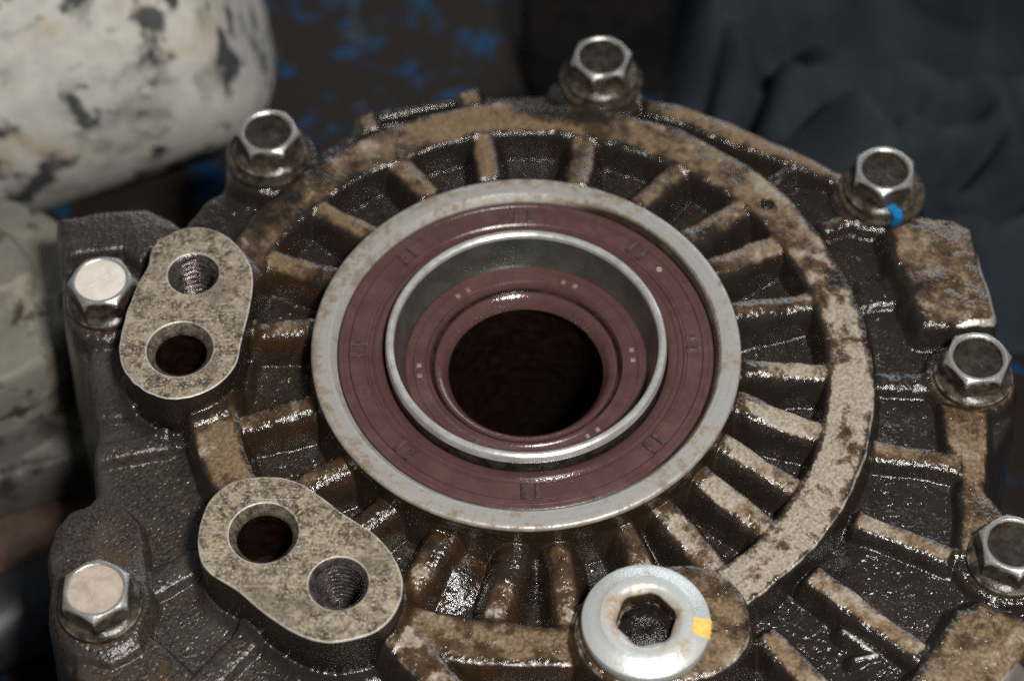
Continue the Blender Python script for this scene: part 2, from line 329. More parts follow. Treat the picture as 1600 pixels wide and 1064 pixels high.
# --- rims and blocks
put("top_rim", sd_poly(px_poly([(1003, 140), (1060, 148), (1140, 176), (1245, 222), (1326, 258), (1380, 300), (1335, 322), (1316, 287), (1246, 258), (1205, 246), (1105, 207), (1075, 196), (1005, 172)], -7.5), WX, WY),
    -7.5, 4, .7, 1.2, .46, .35, label="brown stained outer rim between the two far bolts")
put("top_rim", sd_poly(px_poly([(590, 168), (720, 145), (722, 152), (594, 176)], -10), WX, WY), -10.3, 4, .5, .8, .30, .3)
put("edge_tab", sd_poly(px_poly([(555, 178), (580, 168), (590, 196), (566, 205)], -9.5), WX, WY), -9.3, 4, .5, .8, .35, .4)
put("edge_tab", sd_poly(px_poly([(716, 141), (748, 131), (752, 160), (722, 167)], -9.0), WX, WY), -8.8, 4, .5, .8, .35, .4)
BA = sd_poly(px_poly([(1392, 356), (1440, 333), (1490, 339), (1520, 352), (1562, 486), (1555, 496), (1448, 507), (1400, 400)], -5), WX, WY)
put("raised_block", BA, -5.0, 2.6, .8, 1.4, .33, .95, label="brown raised block with a pale worn edge at the right side", bump=.10, pale=.12)
blk = LAB == len(NAMES) - 1; bx_ = at(1475, 420, -5); ATT['wear'] *= np.where(blk, sst((XX - bx_[0]) - .35 * (YY - bx_[1]), 4, 8), 1)
ATT['wear'] = np.maximum(ATT['wear'], 1.1 * np.exp(-((BA + .25) / .75) ** 2) * sst((XX - bx_[0]) - .35 * (YY - bx_[1]), 5, 8) * (BA < .6))
BB = sd_poly(px_poly([(1498, 948), (1535, 938), (1600, 962), (1650, 985), (1600, 1030), (1570, 1064), (1560, 1130), (1395, 1130), (1440, 1040)], -6), WX, WY)
put("raised_block", BB, -6.0, 2.6, .9, 1.6, .32, .45, label="brown raised block with grey centre at the lower right", bump=.08, pale=.1)
bb_ = at(1570, 1020, -6); ATT['wear'] = np.maximum(ATT['wear'], .95 * np.exp(-((BB + .3) / .7) ** 2) * sst((XX - bb_[0]) - .3 * (YY - bb_[1]), -5, -2) * (BB < .6) * (YY < at(1500, 975, -6)[1]))
put("right_rim", sd_poly(px_poly([(1470, 625), (1545, 640), (1548, 700), (1546, 760), (1585, 815), (1600, 870), (1540, 880), (1502, 862), (1503, 725), (1478, 690)], -7.5), WX, WY),
    -7.6, 3.6, .8, 1.4, .42, .35, label="brown rim joining two bolt bosses at the right side", bump=.07)
put("raised_block", sd_poly(px_poly([(86, 337), (150, 328), (225, 318), (258, 330), (282, 352), (238, 383), (221, 404), (192, 386), (140, 388), (91, 396)], -5.5), WX, WY),
    -5.5, 4.5, .5, .8, .14, .20, label="dark smooth raised block at the upper left corner", dry=.75, bump=.04)
put("bolt_plate", sd_poly(px_poly([(91, 398), (215, 395), (235, 420), (215, 505), (190, 520), (120, 515), (100, 490)], -9.5), WX, WY), -9.5, 4, .5, .8, .12, .14, dry=.6)
put("side_ledge", sd_bar(at(148, 704, -11), at(262, 690, -11), 1.9, WX, WY), -10.2, 3.2, .45, .6, .10, .22, dry=1)
put("side_ledge", sd_poly(px_poly([(143, 530), (205, 520), (225, 620), (205, 648), (143, 650)], -11.8), WX, WY), -11.2, 3.2, .45, .6, .12, .08, dry=1)
put("side_ledge", sd_bar(at(228, 918, -11), at(316, 868, -11), 2.2, WX, WY), -10.6, 3.2, .45, .6, .05, .22, dry=1)
put("side_ledge", sd_bar(at(310, 1075, -11), at(405, 975, -11), 2.3, WX, WY), -10.6, 3.2, .45, .6, .05, .20, dry=1)
put("corner_plate", sd_poly(px_poly([(232, 985), (300, 1055), (330, 1150), (150, 1180), (112, 1060), (120, 1020)], -11.3), WX, WY), -11.2, 3.2, .5, .6, .16, .10, dry=1)
put("lobed_boss", sd_poly(px_poly([(76, 865), (86, 828), (110, 800), (150, 788), (190, 797), (214, 822), (227, 852), (230, 885), (236, 950), (222, 1010), (170, 1035), (120, 1025), (92, 1000), (74, 955)], -10), WX, WY),
    -9.2, 4.0, .45, .6, .10, .12, dry=1, label="grey brown rounded boss under the lower left bolt", bump=.05)
put("foot_rib", sd_bar(at(620, 990, -5.2), at(752, 1130, -5.2), 3.2, WX, WY, .6), -5.2, 3.4, .7, .7, .66, .5, pale=.72, oil=0, label="pale grey bar running down beside the lower twin port boss")
# --- bolts: (px, py of head top, turn of the hexagon, fill, washer, boss height)
BOLTS = [(418, 204, 30, 'oil', True, -8.4, "bolt with brown oily flanks behind the upper left ribs"),
         (940, 87, -17, 'oil', True, -8.4, "bolt with a bright rim at the far top edge"),
         (1383, 263, -8, 'oil', True, -8.4, "bolt with a blue paint dab beside it at the upper right"),
         (1529, 557, -25, 'oil', False, -8.4, "bolt with a dark dished head below the raised block at the right"),
         (1585, 848, 3, 'oil', False, -8.4, "bolt cut by the right edge of the picture"),
         (157, 437, -27, 'white', False, -8.8, "bolt with a chalky white head beside the upper twin port boss"),
         (149, 919, 2, 'scale', False, -8.6, "bolt with a pale beige head at the lower left corner")]
BPOS = []
for i, (px, py, rot, fill, wash, zb, lab) in enumerate(BOLTS):
    top = zb + (7.4 if wash else 7.0) + (1.0 if wash else 0); c = at(px, py, top); BPOS.append((c, top))
    put("bolt_boss", np.hypot(WX - c[0], WY - c[1]) - (9.9 if wash else 9.0), zb, 3.4, .6, 1.6, .20 if i in (0, 1, 2, 4) else .32, .30 if i > 2 else .12, bump=.04, dry=.7 if i > 4 else None)
# --- plug boss, mound of oil
PLUG = at(1010, 965, 1.0)
pc2 = at(1068, 968, -2.5)
put("plug_boss", sd_seg(at(1003, 985, -2.5), pc2, WX, WY) - 12.1, -2.6, 5.0, .5, 1.0, .50, .55, pale=.25, label="brown lobed boss round the silver plug")
mo = at(700, 872, -9); put("oil_mound", np.hypot((WX - mo[0]) * 1.0, (WY - mo[1]) * .8) - 3.4, -8.6, 1.1, 2.2, 2.0, 0, 0, oil=1.3, label="brown mound of thick oil between two ribs")
# arrow-like cast mark in the lower right panel
for a, b in (((1318, 985), (1370, 1022)), ((1370, 1022), (1338, 1030))):
    put("cast_mark", sd_seg(at(*a, -10.4), at(*b, -10.4), XX, YY) - .25, -10.2, 1.6, .25, .2, .75, .75, pale=.4, newpart=(b[0] == 1370))
# --- small drilled hole in the web, roughness, outer drop
hc = at(1199, 318, WEB); dh = np.hypot(XX - hc[0], YY - hc[1]); H = np.where(dh < 2.1, np.minimum(H, WEB - 2.2 + np.maximum(0, dh - .5) * 1.9), H)
ATT['dust'] *= sst(dh, 1.2, 1.9); 
rough = 1 - .8 * ATT['dust'].clip(0, 1)
wetfloor = (1 - ATT['dry'].clip(0, 1))
H += rough * (.036 * NZ['a'] + .010 * NZ['b']) + .018 * NZ['a'] + rough * wetfloor * (.03 * NZ['b'] + .07 * NZ['c'])
drop = (np.sqrt(d_out ** 2 + .7 ** 2) + d_out) / 2
H = H - drop * 14.0
ATT['dust'] *= 1 - sst(d_out, .2, 1.4); ATT['wear'] *= 1 - sst(d_out, .5, 1.5)
ribm = np.isin(LAB, [i for i, n in enumerate(NAMES) if n[0] == 'rib']); ATT['dust'] *= np.where(ribm, .45 + .55 * sst(R_ + 1.2 * NZ['d'], 43.5, 50), 1)
ATT['pale'] += np.where(LAB == 1, .40 * sst(rw, 62.5, 67) - .08, 0)
botreg = region([(590, 900), (950, 880), (960, 1110), (640, 1110)], WEB); bm_ = 1 - sst(botreg + NZ['d'], -6, 3); ATT['dust'] *= np.where(LAB == max(i for i, n in enumerate(NAMES) if n[0] == 'foot_rib'), 1, 1 - .25 * bm_); ATT['pale'] *= 1 - .8 * bm_ * (LAB == 1); ATT['oil'] = np.maximum(ATT['oil'], bm_ * .8 * (R_ < 69))
ATT['wear'] *= np.where(LAB == 1, (.35 + 1.1 * PALE) * sst(rw, 63, 66), 1)
ATT['oil'] *= np.where(np.isin(LAB, [i for i, n in enumerate(NAMES) if n[0] == 'oil_mound']), 1, .25 + .75 * sst(H, -11.8, -8.5))
# low-frequency life in the dirt
ATT['dust'] *= np.clip(1 + .16 * NZ['e'] + .14 * NZ['d'], .3, 1.35)
darkp = region([(1255, 400), (1330, 390), (1360, 450), (1300, 490)], WEB); ATT['dust'] *= sst(darkp + NZ['d'], -4, 3) * .85 + .15
darkp = region([(800, 155), (885, 150), (1000, 190), (880, 205), (820, 185)], WEB); ATT['dust'] *= sst(darkp + NZ['d'], -4, 2) * .85 + .15
leftd = sst(XX - .2 * YY, -62, -38); ATT['dust'] *= np.where(LAB == 1, .35 + .65 * np.maximum(leftd, sst(-YY + .0 * XX, -5, 15)), 1)
def cut_from(D): return D
HOLE = R_ < 40.6
keepq = ~(HOLE[:-1, :-1] & HOLE[1:, 1:] & HOLE[1:, :-1] & HOLE[:-1, 1:]) & (np.minimum(np.minimum(d_out[:-1, :-1], d_out[1:, 1:]), np.minimum(d_out[1:, :-1], d_out[:-1, 1:])) < 5.6)

# ------------------------------------------------------------------ twin port bosses: outlines traced at their top face
ZP = 1.0
def zoomed(pts, ox, oy, k=2.955): return [(ox + x / k, oy + y / k) for x, y in pts]
OV1 = zoomed([(790, 45), (860, 18), (960, 20), (1060, 65), (1130, 140), (1165, 220), (1162, 330), (1138, 450), (1110, 560), (1092, 640), (1040, 712), (960, 768), (860, 802), (770, 805), (690, 780), (620, 735), (570, 670), (550, 590), (560, 500), (590, 390), (640, 270), (685, 190), (700, 120), (735, 75)], 0, 350)
OV2 = [(416, 744), (450, 748), (485, 764), (530, 797), (571, 824), (598, 846), (621, 880), (630, 914), (621, 950), (600, 977), (571, 993), (521, 1003), (481, 997), (433, 971), (372, 924), (318, 884), (310, 834), (325, 785), (355, 757), (385, 747)]
PORTS = [dict(out=OV1, plain=(281, 545, 41, 52), thr=(302, 428, 41), lab="mottled twin port boss beside the white headed bolt, threaded hole at its far end"),
         dict(out=OV2, plain=(412, 832, 44, 54), thr=(529, 911, 46), lab="mottled twin port boss at the bottom, threaded hole at its right end")]
def close_spline(P, n=8):
    P = np.asarray(P); m = len(P); out = []
    for i in range(m):
        p0, p1, p2, p3 = P[i - 1], P[i], P[(i + 1) % m], P[(i + 2) % m]
        for t in np.linspace(0, 1, n, endpoint=False):
            out.append(.5 * ((2 * p1) + (p2 - p0) * t + (2 * p0 - 5 * p1 + 4 * p2 - p3) * t * t + (3 * p1 - p0 - 3 * p2 + p3) * t ** 3))
    return np.array(out)
for P in PORTS:
    P['poly'] = close_spline(px_poly(P['out'], ZP), 6); q_ = len(P['poly']); P['poly'] = P['poly'] + .045 * np.convolve(RNG.standard_normal(q_ + 2), [.5, 1, .5], 'valid')[:, None] * np.array([[.7, .7]])
    dp = sd_poly(P['poly'][::2], XX, YY)
    keepq &= ~((dp < -1.2)[:-1, :-1] & (dp < -1.2)[1:, 1:])
    # fillet where the boss grows out of the casting
    lift = np.clip(1 - (dp - .5) / 2.5, 0, 1) ** 2 * 2.2 * (d_out < 1.0); H += lift * (dp < 3.0)
    near = 1 - sst(dp, 1.0, 4.5); FR_ = LAB == max(i for i, n in enumerate(NAMES) if n[0] == 'foot_rib'); ATT['dust'] *= 1 - .8 * near * ~FR_; ATT['oil'] *= ~FR_; ATT['dry'] *= 1 - .7 * near

root = link(bpy.data.objects.new("pump_housing", None), label="oily cast aluminium pump housing with radial ribs and a maroon shaft seal", category="machine part")
root.empty_display_size = .02

gy, gx = np.gradient(H, G); NRM = np.stack([-gx, -gy, np.ones(SH)], -1); NRM /= np.linalg.norm(NRM, axis=-1, keepdims=True)
POS = np.stack([XX, YY, H], -1) * MM
QL = LAB[:-1, :-1]
def grid_part(name, label, mask):
    jj, ii = np.nonzero(mask)
    if len(jj) < 30: return None
    W = SH[1]; q = np.stack([jj * W + ii, jj * W + ii + 1, (jj + 1) * W + ii + 1, (jj + 1) * W + ii], 1)
    u, inv = np.unique(q, return_inverse=True); inv = inv.reshape(-1)
    me = bpy.data.meshes.new(name); nf = len(q)
    me.vertices.add(len(u)); me.vertices.foreach_set("co", POS.reshape(-1, 3)[u].astype(np.float32).ravel())
    me.loops.add(nf * 4); me.loops.foreach_set("vertex_index", inv.astype(np.int32))
    me.polygons.add(nf); me.polygons.foreach_set("loop_start", np.arange(0, nf * 4, 4, dtype=np.int32))
    me.polygons.foreach_set("use_smooth", np.ones(nf, bool)); me.materials.append(M['cast'])
    for k, A in ATT.items():
        a = me.attributes.new(k, 'FLOAT', 'POINT'); a.data.foreach_set("value", A.reshape(-1)[u].astype(np.float32))
    me.update(calc_edges=True)
    me.normals_split_custom_set_from_vertices(NRM.reshape(-1, 3)[u].tolist())
    o = link(bpy.data.objects.new(name, me), root)
    if label: o['label'] = label
    return o
for i, (nm, lb) in enumerate(NAMES):
    grid_part(nm, lb, (QL == i) & keepq)

# ------------------------------------------------------------------ port bosses (2D curve with holes, bevelled, then chamfers, tubes and threads)
def ring_pts(c, r, n=48): t = np.linspace(0, 2 * np.pi, n, endpoint=False); return np.stack([c[0] + r * np.cos(t), c[1] + r * np.sin(t)], 1)
dg = None
for P in PORTS:
    pc = at(P['plain'][0], P['plain'][1], ZP); sc = 7.95 if P['plain'][1] < 700 else 8.35
    rc, ri = P['plain'][3] / sc, P['plain'][2] / sc; tcn = at(P['thr'][0], P['thr'][1], ZP); rt = P['thr'][2] / sc
    cu = bpy.data.curves.new("outline", 'CURVE'); cu.dimensions = '2D'; cu.fill_mode = 'BOTH'
    depth = 20.0; bev = .35
    cu.extrude = (depth / 2 - bev) * MM; cu.bevel_depth = bev * MM; cu.bevel_resolution = 2; cu.offset = -bev * MM
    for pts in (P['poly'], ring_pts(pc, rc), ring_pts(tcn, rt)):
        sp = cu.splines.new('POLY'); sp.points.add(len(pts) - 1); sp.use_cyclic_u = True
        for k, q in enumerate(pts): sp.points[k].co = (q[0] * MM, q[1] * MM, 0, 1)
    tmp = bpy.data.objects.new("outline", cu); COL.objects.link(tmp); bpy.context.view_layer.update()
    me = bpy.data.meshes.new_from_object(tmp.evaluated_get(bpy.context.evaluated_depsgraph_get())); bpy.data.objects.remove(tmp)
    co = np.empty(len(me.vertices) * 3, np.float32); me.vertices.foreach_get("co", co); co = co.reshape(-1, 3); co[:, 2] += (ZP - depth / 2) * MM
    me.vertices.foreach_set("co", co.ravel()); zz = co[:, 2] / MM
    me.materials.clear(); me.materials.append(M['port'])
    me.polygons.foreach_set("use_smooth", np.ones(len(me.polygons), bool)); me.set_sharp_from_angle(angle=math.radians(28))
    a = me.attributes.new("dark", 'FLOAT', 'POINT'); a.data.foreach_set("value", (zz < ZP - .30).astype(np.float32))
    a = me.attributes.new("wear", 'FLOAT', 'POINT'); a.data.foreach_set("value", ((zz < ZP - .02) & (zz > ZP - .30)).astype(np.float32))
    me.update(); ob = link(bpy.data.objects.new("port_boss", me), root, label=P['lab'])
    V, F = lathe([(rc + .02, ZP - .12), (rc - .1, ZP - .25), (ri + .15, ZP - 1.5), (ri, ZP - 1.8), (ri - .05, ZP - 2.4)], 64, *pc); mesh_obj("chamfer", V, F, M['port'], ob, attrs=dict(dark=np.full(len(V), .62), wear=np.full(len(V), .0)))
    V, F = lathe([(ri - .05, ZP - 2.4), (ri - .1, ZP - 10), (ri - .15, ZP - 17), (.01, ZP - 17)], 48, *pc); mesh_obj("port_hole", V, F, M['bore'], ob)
    # thread
    n, pitch, dep = 72, 1.5, 14.0; nz = int(dep / pitch * 8); V = []; F = []
    for k in range(nz + 1):
        z = ZP - .9 - dep * k / nz
        for j in range(n):
            t = 2 * math.pi * j / n; ph = ((ZP - z) / pitch + j / n) % 1.0; tri = abs(2 * ph - 1)
            r = rt - .25 - .75 * tri; V.append((tcn[0] + r * math.cos(t), tcn[1] + r * math.sin(t), z))
    for k in range(nz):
        for j in range(n): F.append((k * n + j, k * n + (j + 1) % n, (k + 1) * n + (j + 1) % n, (k + 1) * n + j))
    F.append([nz * n + j for j in range(n)]); mesh_obj("thread", V, F, M['thread'], ob, angle=60)
    V, F = lathe([(rt + .02, ZP - .12), (rt - .2, ZP - .35), (rt - .85, ZP - 1.1), (rt - .9, ZP - 1.4)], 64, *tcn); mesh_obj("chamfer", V, F, M['thread'], ob)

# ------------------------------------------------------------------ collar, seals, sleeve, bore
def lobj(name, prof, mat, parent, n=224, sm=0, attrs=None, ang_dirt_shade=0, **pr):
    prof = smooth_prof(prof, sm) if sm else np.array(prof, float); V, F = lathe(prof, n)
    at_ = {k: np.repeat([f(r, z) for r, z in prof], n) for k, f in (attrs or {}).items()}
    if ang_dirt_shade: tt = np.tile(np.linspace(0, 2 * np.pi, n, endpoint=False), len(prof)); rr = np.repeat(prof[:, 0], n); at_['dirt_shade'] = at_['dirt_shade'] + np.where(rr < 42.62, ang_dirt_shade * sst(rr, 38.8, 41.3) * sst(np.cos(tt - 2.55), -.45, .45) + .25 * sst(rr, 41, 42.4) * sst(np.cos(tt + 1.57), .6, 1), 0) + np.where(rr < 38.75, 2.0 * sst(np.cos(tt - .15), .15, .75) * sst(38.75 - rr, 0, .12) + .35 * sst(np.sin(tt), .2, .8), 0); at_['dirt_shade'] = np.where((rr < 42.6) & (rr > 38.76), np.minimum(at_['dirt_shade'], .95), at_['dirt_shade'])  # brown stain outside; inner wall's shaded right half painted in along with oil
    return mesh_obj(name, V, F, mat, parent, angle=30, attrs=at_, **pr)
lobj("collar", [(42.6, -7), (42.68, -2.6), (42.65, -1.4), (42.6, -.7), (42.5, -.35), (42.25, -.1), (41.9, 0), (41.2, .01), (40.4, .02), (39.6, .01), (38.9, 0), (38.7, -.06), (37.75, -1.15), (37.5, -1.5), (37.45, -5)], M['ring'], root, ang_dirt_shade=.8,
     attrs=dict(dirt_shade=lambda r, z: 3.0 if r > 42.62 or z < -5.5 else (.9 if r > 42.55 else (.35 if r > 42.4 else (.30 if r < 38.6 else .02)))), label="bare machined metal collar round the seal")
seal = lobj("outer_seal", [(37.5, -2.6), (37.3, -1.75), (37.0, -1.6), (36.35, -1.6), (36.25, -1.68), (36.15, -1.6), (35.25, -1.6), (35.1, -1.78), (34.95, -1.6), (33, -1.58), (32.1, -1.56), (32.0, -1.68), (31.9, -1.56), (31.6, -1.58), (31.35, -1.75), (31.2, -2.1), (30.7, -2.15), (30.4, -1.95), (30.2, -1.98), (29.9, -2.02), (29.5, -2.12), (29.0, -2.27), (28.5, -2.46), (28.2, -2.7), (27.9, -3.6), (27.0, -4.2)],
     M['rubber'], root, attrs=dict(wet=lambda r, z: 1.0 if r < 31.3 else 0.0, dirt_shade=lambda r, z: 1.0 if r > 37.1 or r < 28.3 else (.6 if 29.9 < r < 30.3 or 35.0 < r < 35.2 else 0.0)), label="maroon rubber seal with paired tick marks")
sleeve = lobj("metal_sleeve", [(27.9, -.2), (27.8, .8), (27.55, 1.35), (27.1, 1.65), (26.65, 1.6), (26.25, 1.25), (26.1, .5)], M['sleeve'], root, label="bright steel sleeve rim inside the seal")
lobj("outer_wall", [(28.0, -5.0), (27.95, -2.5), (27.9, -.2)], M['sleeve_dark'], sleeve)
lobj("inner_wall", [(26.1, .5), (25.9, -.5), (25.4, -2.4), (24.9, -4.6), (24.5, -6.0), (24.2, -6.8)], M['sleeve_in'], sleeve)
inner = lobj("inner_seal", [(24.6, -6.6), (24.2, -6.3), (23.9, -6.25), (22.6, -6.3), (22.5, -6.45), (22.4, -6.3), (20.6, -6.35), (20.3, -6.5), (20.0, -6.4), (19.7, -6.15), (19.4, -6.2), (19.2, -6.7), (19.0, -7.3), (18.7, -7.7), (18.45, -7.5), (18.2, -7.15), (17.8, -7.05), (17.2, -7.3), (16.5, -8.1), (15.9, -9.1), (15.62, -9.6), (15.7, -10.0), (16.2, -10.8)],
     M['rubber'], root, attrs=dict(wet=lambda r, z: 1.0 if r < 20 else .15, dirt_shade=lambda r, z: 1.0 if 18.3 < r < 19.05 else (.7 if r > 24 else 0.0)), label="smaller maroon seal lip round the dark bore")
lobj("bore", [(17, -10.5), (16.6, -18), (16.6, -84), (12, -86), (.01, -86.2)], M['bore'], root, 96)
def box_mesh(name, sx, sy, sz, mat, bev=.12):
    V = []; F = []
    for z, k in ((0, 0), (sz - bev, 0), (sz, bev)):
        V += [(-sx / 2 + k, -sy / 2 + k, z), (sx / 2 - k, -sy / 2 + k, z), (sx / 2 - k, sy / 2 - k, z), (-sx / 2 + k, sy / 2 - k, z)]
    for l in (0, 4): F += [(l + i, l + (i + 1) % 4, l + 4 + (i + 1) % 4, l + 4 + i) for i in range(4)]
    F.append((8, 9, 10, 11)); me = bpy.data.meshes.new(name); me.from_pydata((np.array(V) * MM).tolist(), [], F); me.materials.append(mat); return me
tick = box_mesh("tick_mark", 3.1, 1.0, .8, M['rubber_dark']); stud = box_mesh("stud", 1.0, .9, .55, M['rubber_worn'])
for px, py in [(817, 336), (1000, 388), (1085, 536), (1022, 693), (829, 766), (633, 703), (558, 546), (638, 400)]:
    c = at(px, py, -1.5); a = math.atan2(c[1], c[0])
    for s in (-1, 1):
        o = link(bpy.data.objects.new("tick_mark", tick), seal); p = np.array([math.cos(a), math.sin(a)]) * 33.4 + np.array([-math.sin(a), math.cos(a)]) * 1.35 * s
        o.location = (p[0] * MM, p[1] * MM, -1.85 * MM); o.rotation_euler = (0, 0, a)
for px, py in [(727, 463), (888, 447), (986, 555), (658, 579), (921, 672)]:
    c = at(px, py, -6.3); a = math.atan2(c[1], c[0])
    for s in (-1, 1):
        o = link(bpy.data.objects.new("stud", stud), inner); p = np.array([math.cos(a), math.sin(a)]) * 21.4 + np.array([-math.sin(a), math.cos(a)]) * 1.25 * s
        o.location = (p[0] * MM, p[1] * MM, -6.55 * MM); o.rotation_euler = (0, 0, a)
c = at(1030, 421, -1.5); V, F = lathe([(.62, -1.75), (.5, -1.42), (.3, -1.42), (.22, -1.62), (.01, -1.66)], 20, *c); mesh_obj("mould_pip", V, F, M['scale'], seal)

# ------------------------------------------------------------------ bolts
def bolt_mesh():
    n = 96; AF, rcirc = 6.0, 5.85; th = np.arange(n) * 2 * np.pi / n
    rh = AF / np.cos((th + np.pi / 6) % (np.pi / 3) - np.pi / 6)      # corners at 30 deg + k*60
    V = []; W = []; ht = 7.0
    def ring(r, z, wv): 
        V.extend(np.stack([r * np.cos(th), r * np.sin(th), z + 0 * th], 1)); W.extend((wv + 0 * th).tolist())
    cor = sst(rh, 6.4, 6.9)
    ring(7.9 + 0 * th, 0, .1); ring(7.9 + 0 * th, .9, .15); ring(7.75 + 0 * th, 1.15, .55); ring(7.4 + 0 * th, 1.4, .3); ring(6.95 + 0 * th, 1.75, .1)
    ring(rh + .12, 1.95, .0 + .1 * cor); ring(rh, 2.4, .0 + .2 * cor); ring(rh, 4.4, .08 + .35 * cor)
    zc = ht - .1 - np.maximum(0, rh - rcirc) * .75
    ring(rh, zc - .18, .55 + .4 * cor); ring(np.minimum(rh - .10, rh), zc + .02, .95 + 0 * th); ring(rcirc + 0 * th, ht - .06, 1.0); ring(5.7 + 0 * th, ht, 1.0); ring(5.3 + 0 * th, ht, 1.0); ring(5.15 + 0 * th, ht - .1, .9); ring(4.8 + 0 * th, ht - .5, .4); ring(4.6 + 0 * th, ht - 1.4, .1)
    F = []; m = len(V) // n; idx = np.arange(n); nx = (idx + 1) % n
    for k in range(m - 1): F += np.stack([k * n + idx, k * n + nx, (k + 1) * n + nx, (k + 1) * n + idx], 1).tolist()
    return V, F, W
bv, bf, bw = bolt_mesh()
proto = mesh_obj("bolt", bv, bf, M['bolt'], root, angle=25, attrs=dict(wear=bw)); bme = proto.data
wv_, wf_ = lathe([(9.2, 0), (9.2, .75), (9.0, 1.0), (8.0, 1.0), (7.5, .98)], 72)
washer_o = mesh_obj("washer", wv_, wf_, M['bolt'], proto, attrs=dict(wear=np.repeat([.0, .12, .3, .1, .0], 72))); wme = washer_o.data
def fill_mesh(name, mat, z, dome, seed):
    r = np.random.default_rng(seed); V = [(0, 0, z + dome)]; F = []; n = 40; R = [.9, 1.8, 2.7, 3.5, 4.2, 4.7, 5.1]
    for q in R:
        for j in range(n):
            t = 2 * math.pi * j / n; V.append((q * math.cos(t), q * math.sin(t), z + dome * (1 - (q / 4.95) ** 2) + (.07 * r.standard_normal() if q < 4.8 else 0)))
    F += [(0, 1 + j, 1 + (j + 1) % n) for j in range(n)]
    for k in range(len(R) - 1): F += [(1 + k * n + j, 1 + (k + 1) * n + j, 1 + (k + 1) * n + (j + 1) % n, 1 + k * n + (j + 1) % n) for j in range(n)]
    o = mesh_obj(name, V, F, mat, None, angle=80); me = o.data; bpy.data.objects.remove(o); return me
FILL = dict(oil=("oil_fill", fill_mesh("oil_fill", M['bolt_oil'], 5.75, -.2, 1)), scale=("scale_fill", fill_mesh("scale_fill", M['scale'], 6.78, -.05, 2)), white=("scale_fill", fill_mesh("scale_fill", M['white_scale'], 6.85, .02, 3)))
for i, (px, py, rot, fill, wash, zb, lab) in enumerate(BOLTS):
    c, top = BPOS[i]
    o = proto if i == 0 else link(bpy.data.objects.new("bolt", bme), root)
    o['label'] = lab; o.location = (c[0] * MM, c[1] * MM, (top - 7.0) * MM); o.rotation_euler = (0, 0, math.radians(rot))
    if wash:
        wo = washer_o if i == 0 else link(bpy.data.objects.new("washer", wme), o)
        wo.location = (.3 * MM * (i - 1), .2 * MM, -1.35 * MM)
    fn, fm = FILL[fill]; fo = link(bpy.data.objects.new(fn, fm), o)
# blue paint dab beside the third bolt
pts = px_poly([(1385, 321), (1391, 315), (1398, 318), (1401, 324), (1408, 327), (1411, 337), (1405, 342), (1397, 339), (1394, 331), (1387, 327)], -4.9)
ctr = pts.mean(0); V = [(*ctr, -4.75)] + [(*p, -4.9) for p in pts] + [(*p, -8.0) for p in pts]; n = len(pts)
F = [(0, 1 + (k + 1) % n, 1 + k) for k in range(n)] + [(1 + k, 1 + (k + 1) % n, 1 + n + (k + 1) % n, 1 + n + k) for k in range(n)]
mesh_obj("paint_dab", V, F, M['blue_dab'], root, angle=25, label="bright blue dab of paint below the upper right bolt")

# ------------------------------------------------------------------ plug with hexagon socket
n = 120; th = np.arange(n) * 2 * np.pi / n; cxp, cyp = PLUG
rs = 5.05 / np.cos((th - math.radians(12)) % (np.pi / 3) - np.pi / 6); rs = np.minimum(rs, 5.45)
rings = [(11.6, -3.0), (11.8, -2.6), (11.85, -.5), (11.7, .0), (11.3, .3), (9.7, .95), (8.6, 1.3), (8.4, 1.48), (7.9, 1.58), (7.0, 1.6), (6.4, 1.45), (6.1, 1.2)]
V = []; D = []
for r, z in rings: V += [(cxp + r * math.cos(t), cyp + r * math.sin(t), z) for t in th]; D += [(.9 if z < -2 else (.35 if r > 11.8 else (.0 if r > 7 else (.15 if r > 6.4 else .55))))] * n
for k, z, d in ((1.06, .85, .9), (1.0, .45, 1.8), (.98, -5.0, 2.2)): V += [(cxp + r * k * math.cos(t), cyp + r * k * math.sin(t), z) for r, t in zip(rs, th)]; D += [d] * n
F = []; idx = np.arange(n); nx = (idx + 1) % n
for k in range(len(V) // n - 1): F += np.stack([k * n + idx, k * n + nx, (k + 1) * n + nx, (k + 1) * n + idx], 1).tolist()
plug = mesh_obj("drain_plug", V, F, M['zinc'], root, angle=28, attrs=dict(dirt_shade=D), label="silver zinc plated plug with a hexagon socket and a yellow mark")
r = np.random.default_rng(5); V = [(cxp, cyp, -2.2)]; F = []; m = 48; RR = np.linspace(.5, 1.02, 9) ** 1.0 * 5.6; RR = np.linspace(.6, 5.8, 10)
for q in RR:
    for j in range(m):
        t = 2 * math.pi * j / m; V.append((cxp + q * math.cos(t), cyp + q * math.sin(t), -2.2 + .9 * (1 - math.exp(-((q - .2) / 1.2) ** 2)) - .055 * q * q + .10 * r.standard_normal()))
F += [(0, 1 + j, 1 + (j + 1) % m) for j in range(m)]
for k in range(len(RR) - 1): F += [(1 + k * m + j, 1 + (k + 1) * m + j, 1 + (k + 1) * m + (j + 1) % m, 1 + k * m + (j + 1) % m) for j in range(m)]
mesh_obj("socket_sludge", V, F, M['sludge'], plug, angle=80)
a0, a1 = math.radians(-19), math.radians(1); V = []; F = []
prof = [(8.5, 1.44), (8.7, 1.27), (9.7, .97), (11.25, .36), (11.7, .08), (11.92, -.5)]
for r_, z in prof:
    for j in range(9): t = a0 + (a1 - a0) * j / 8; V.append((cxp + r_ * math.cos(t + .03 * math.sin(r_ * 5)) + .12 * math.sin(j * 3 + r_), cyp + r_ * math.sin(t + .03 * math.sin(r_ * 5)), z + .05))
for k in range(len(prof) - 1): F += [(k * 9 + j, k * 9 + j + 1, (k + 1) * 9 + j + 1, (k + 1) * 9 + j) for j in range(8)]
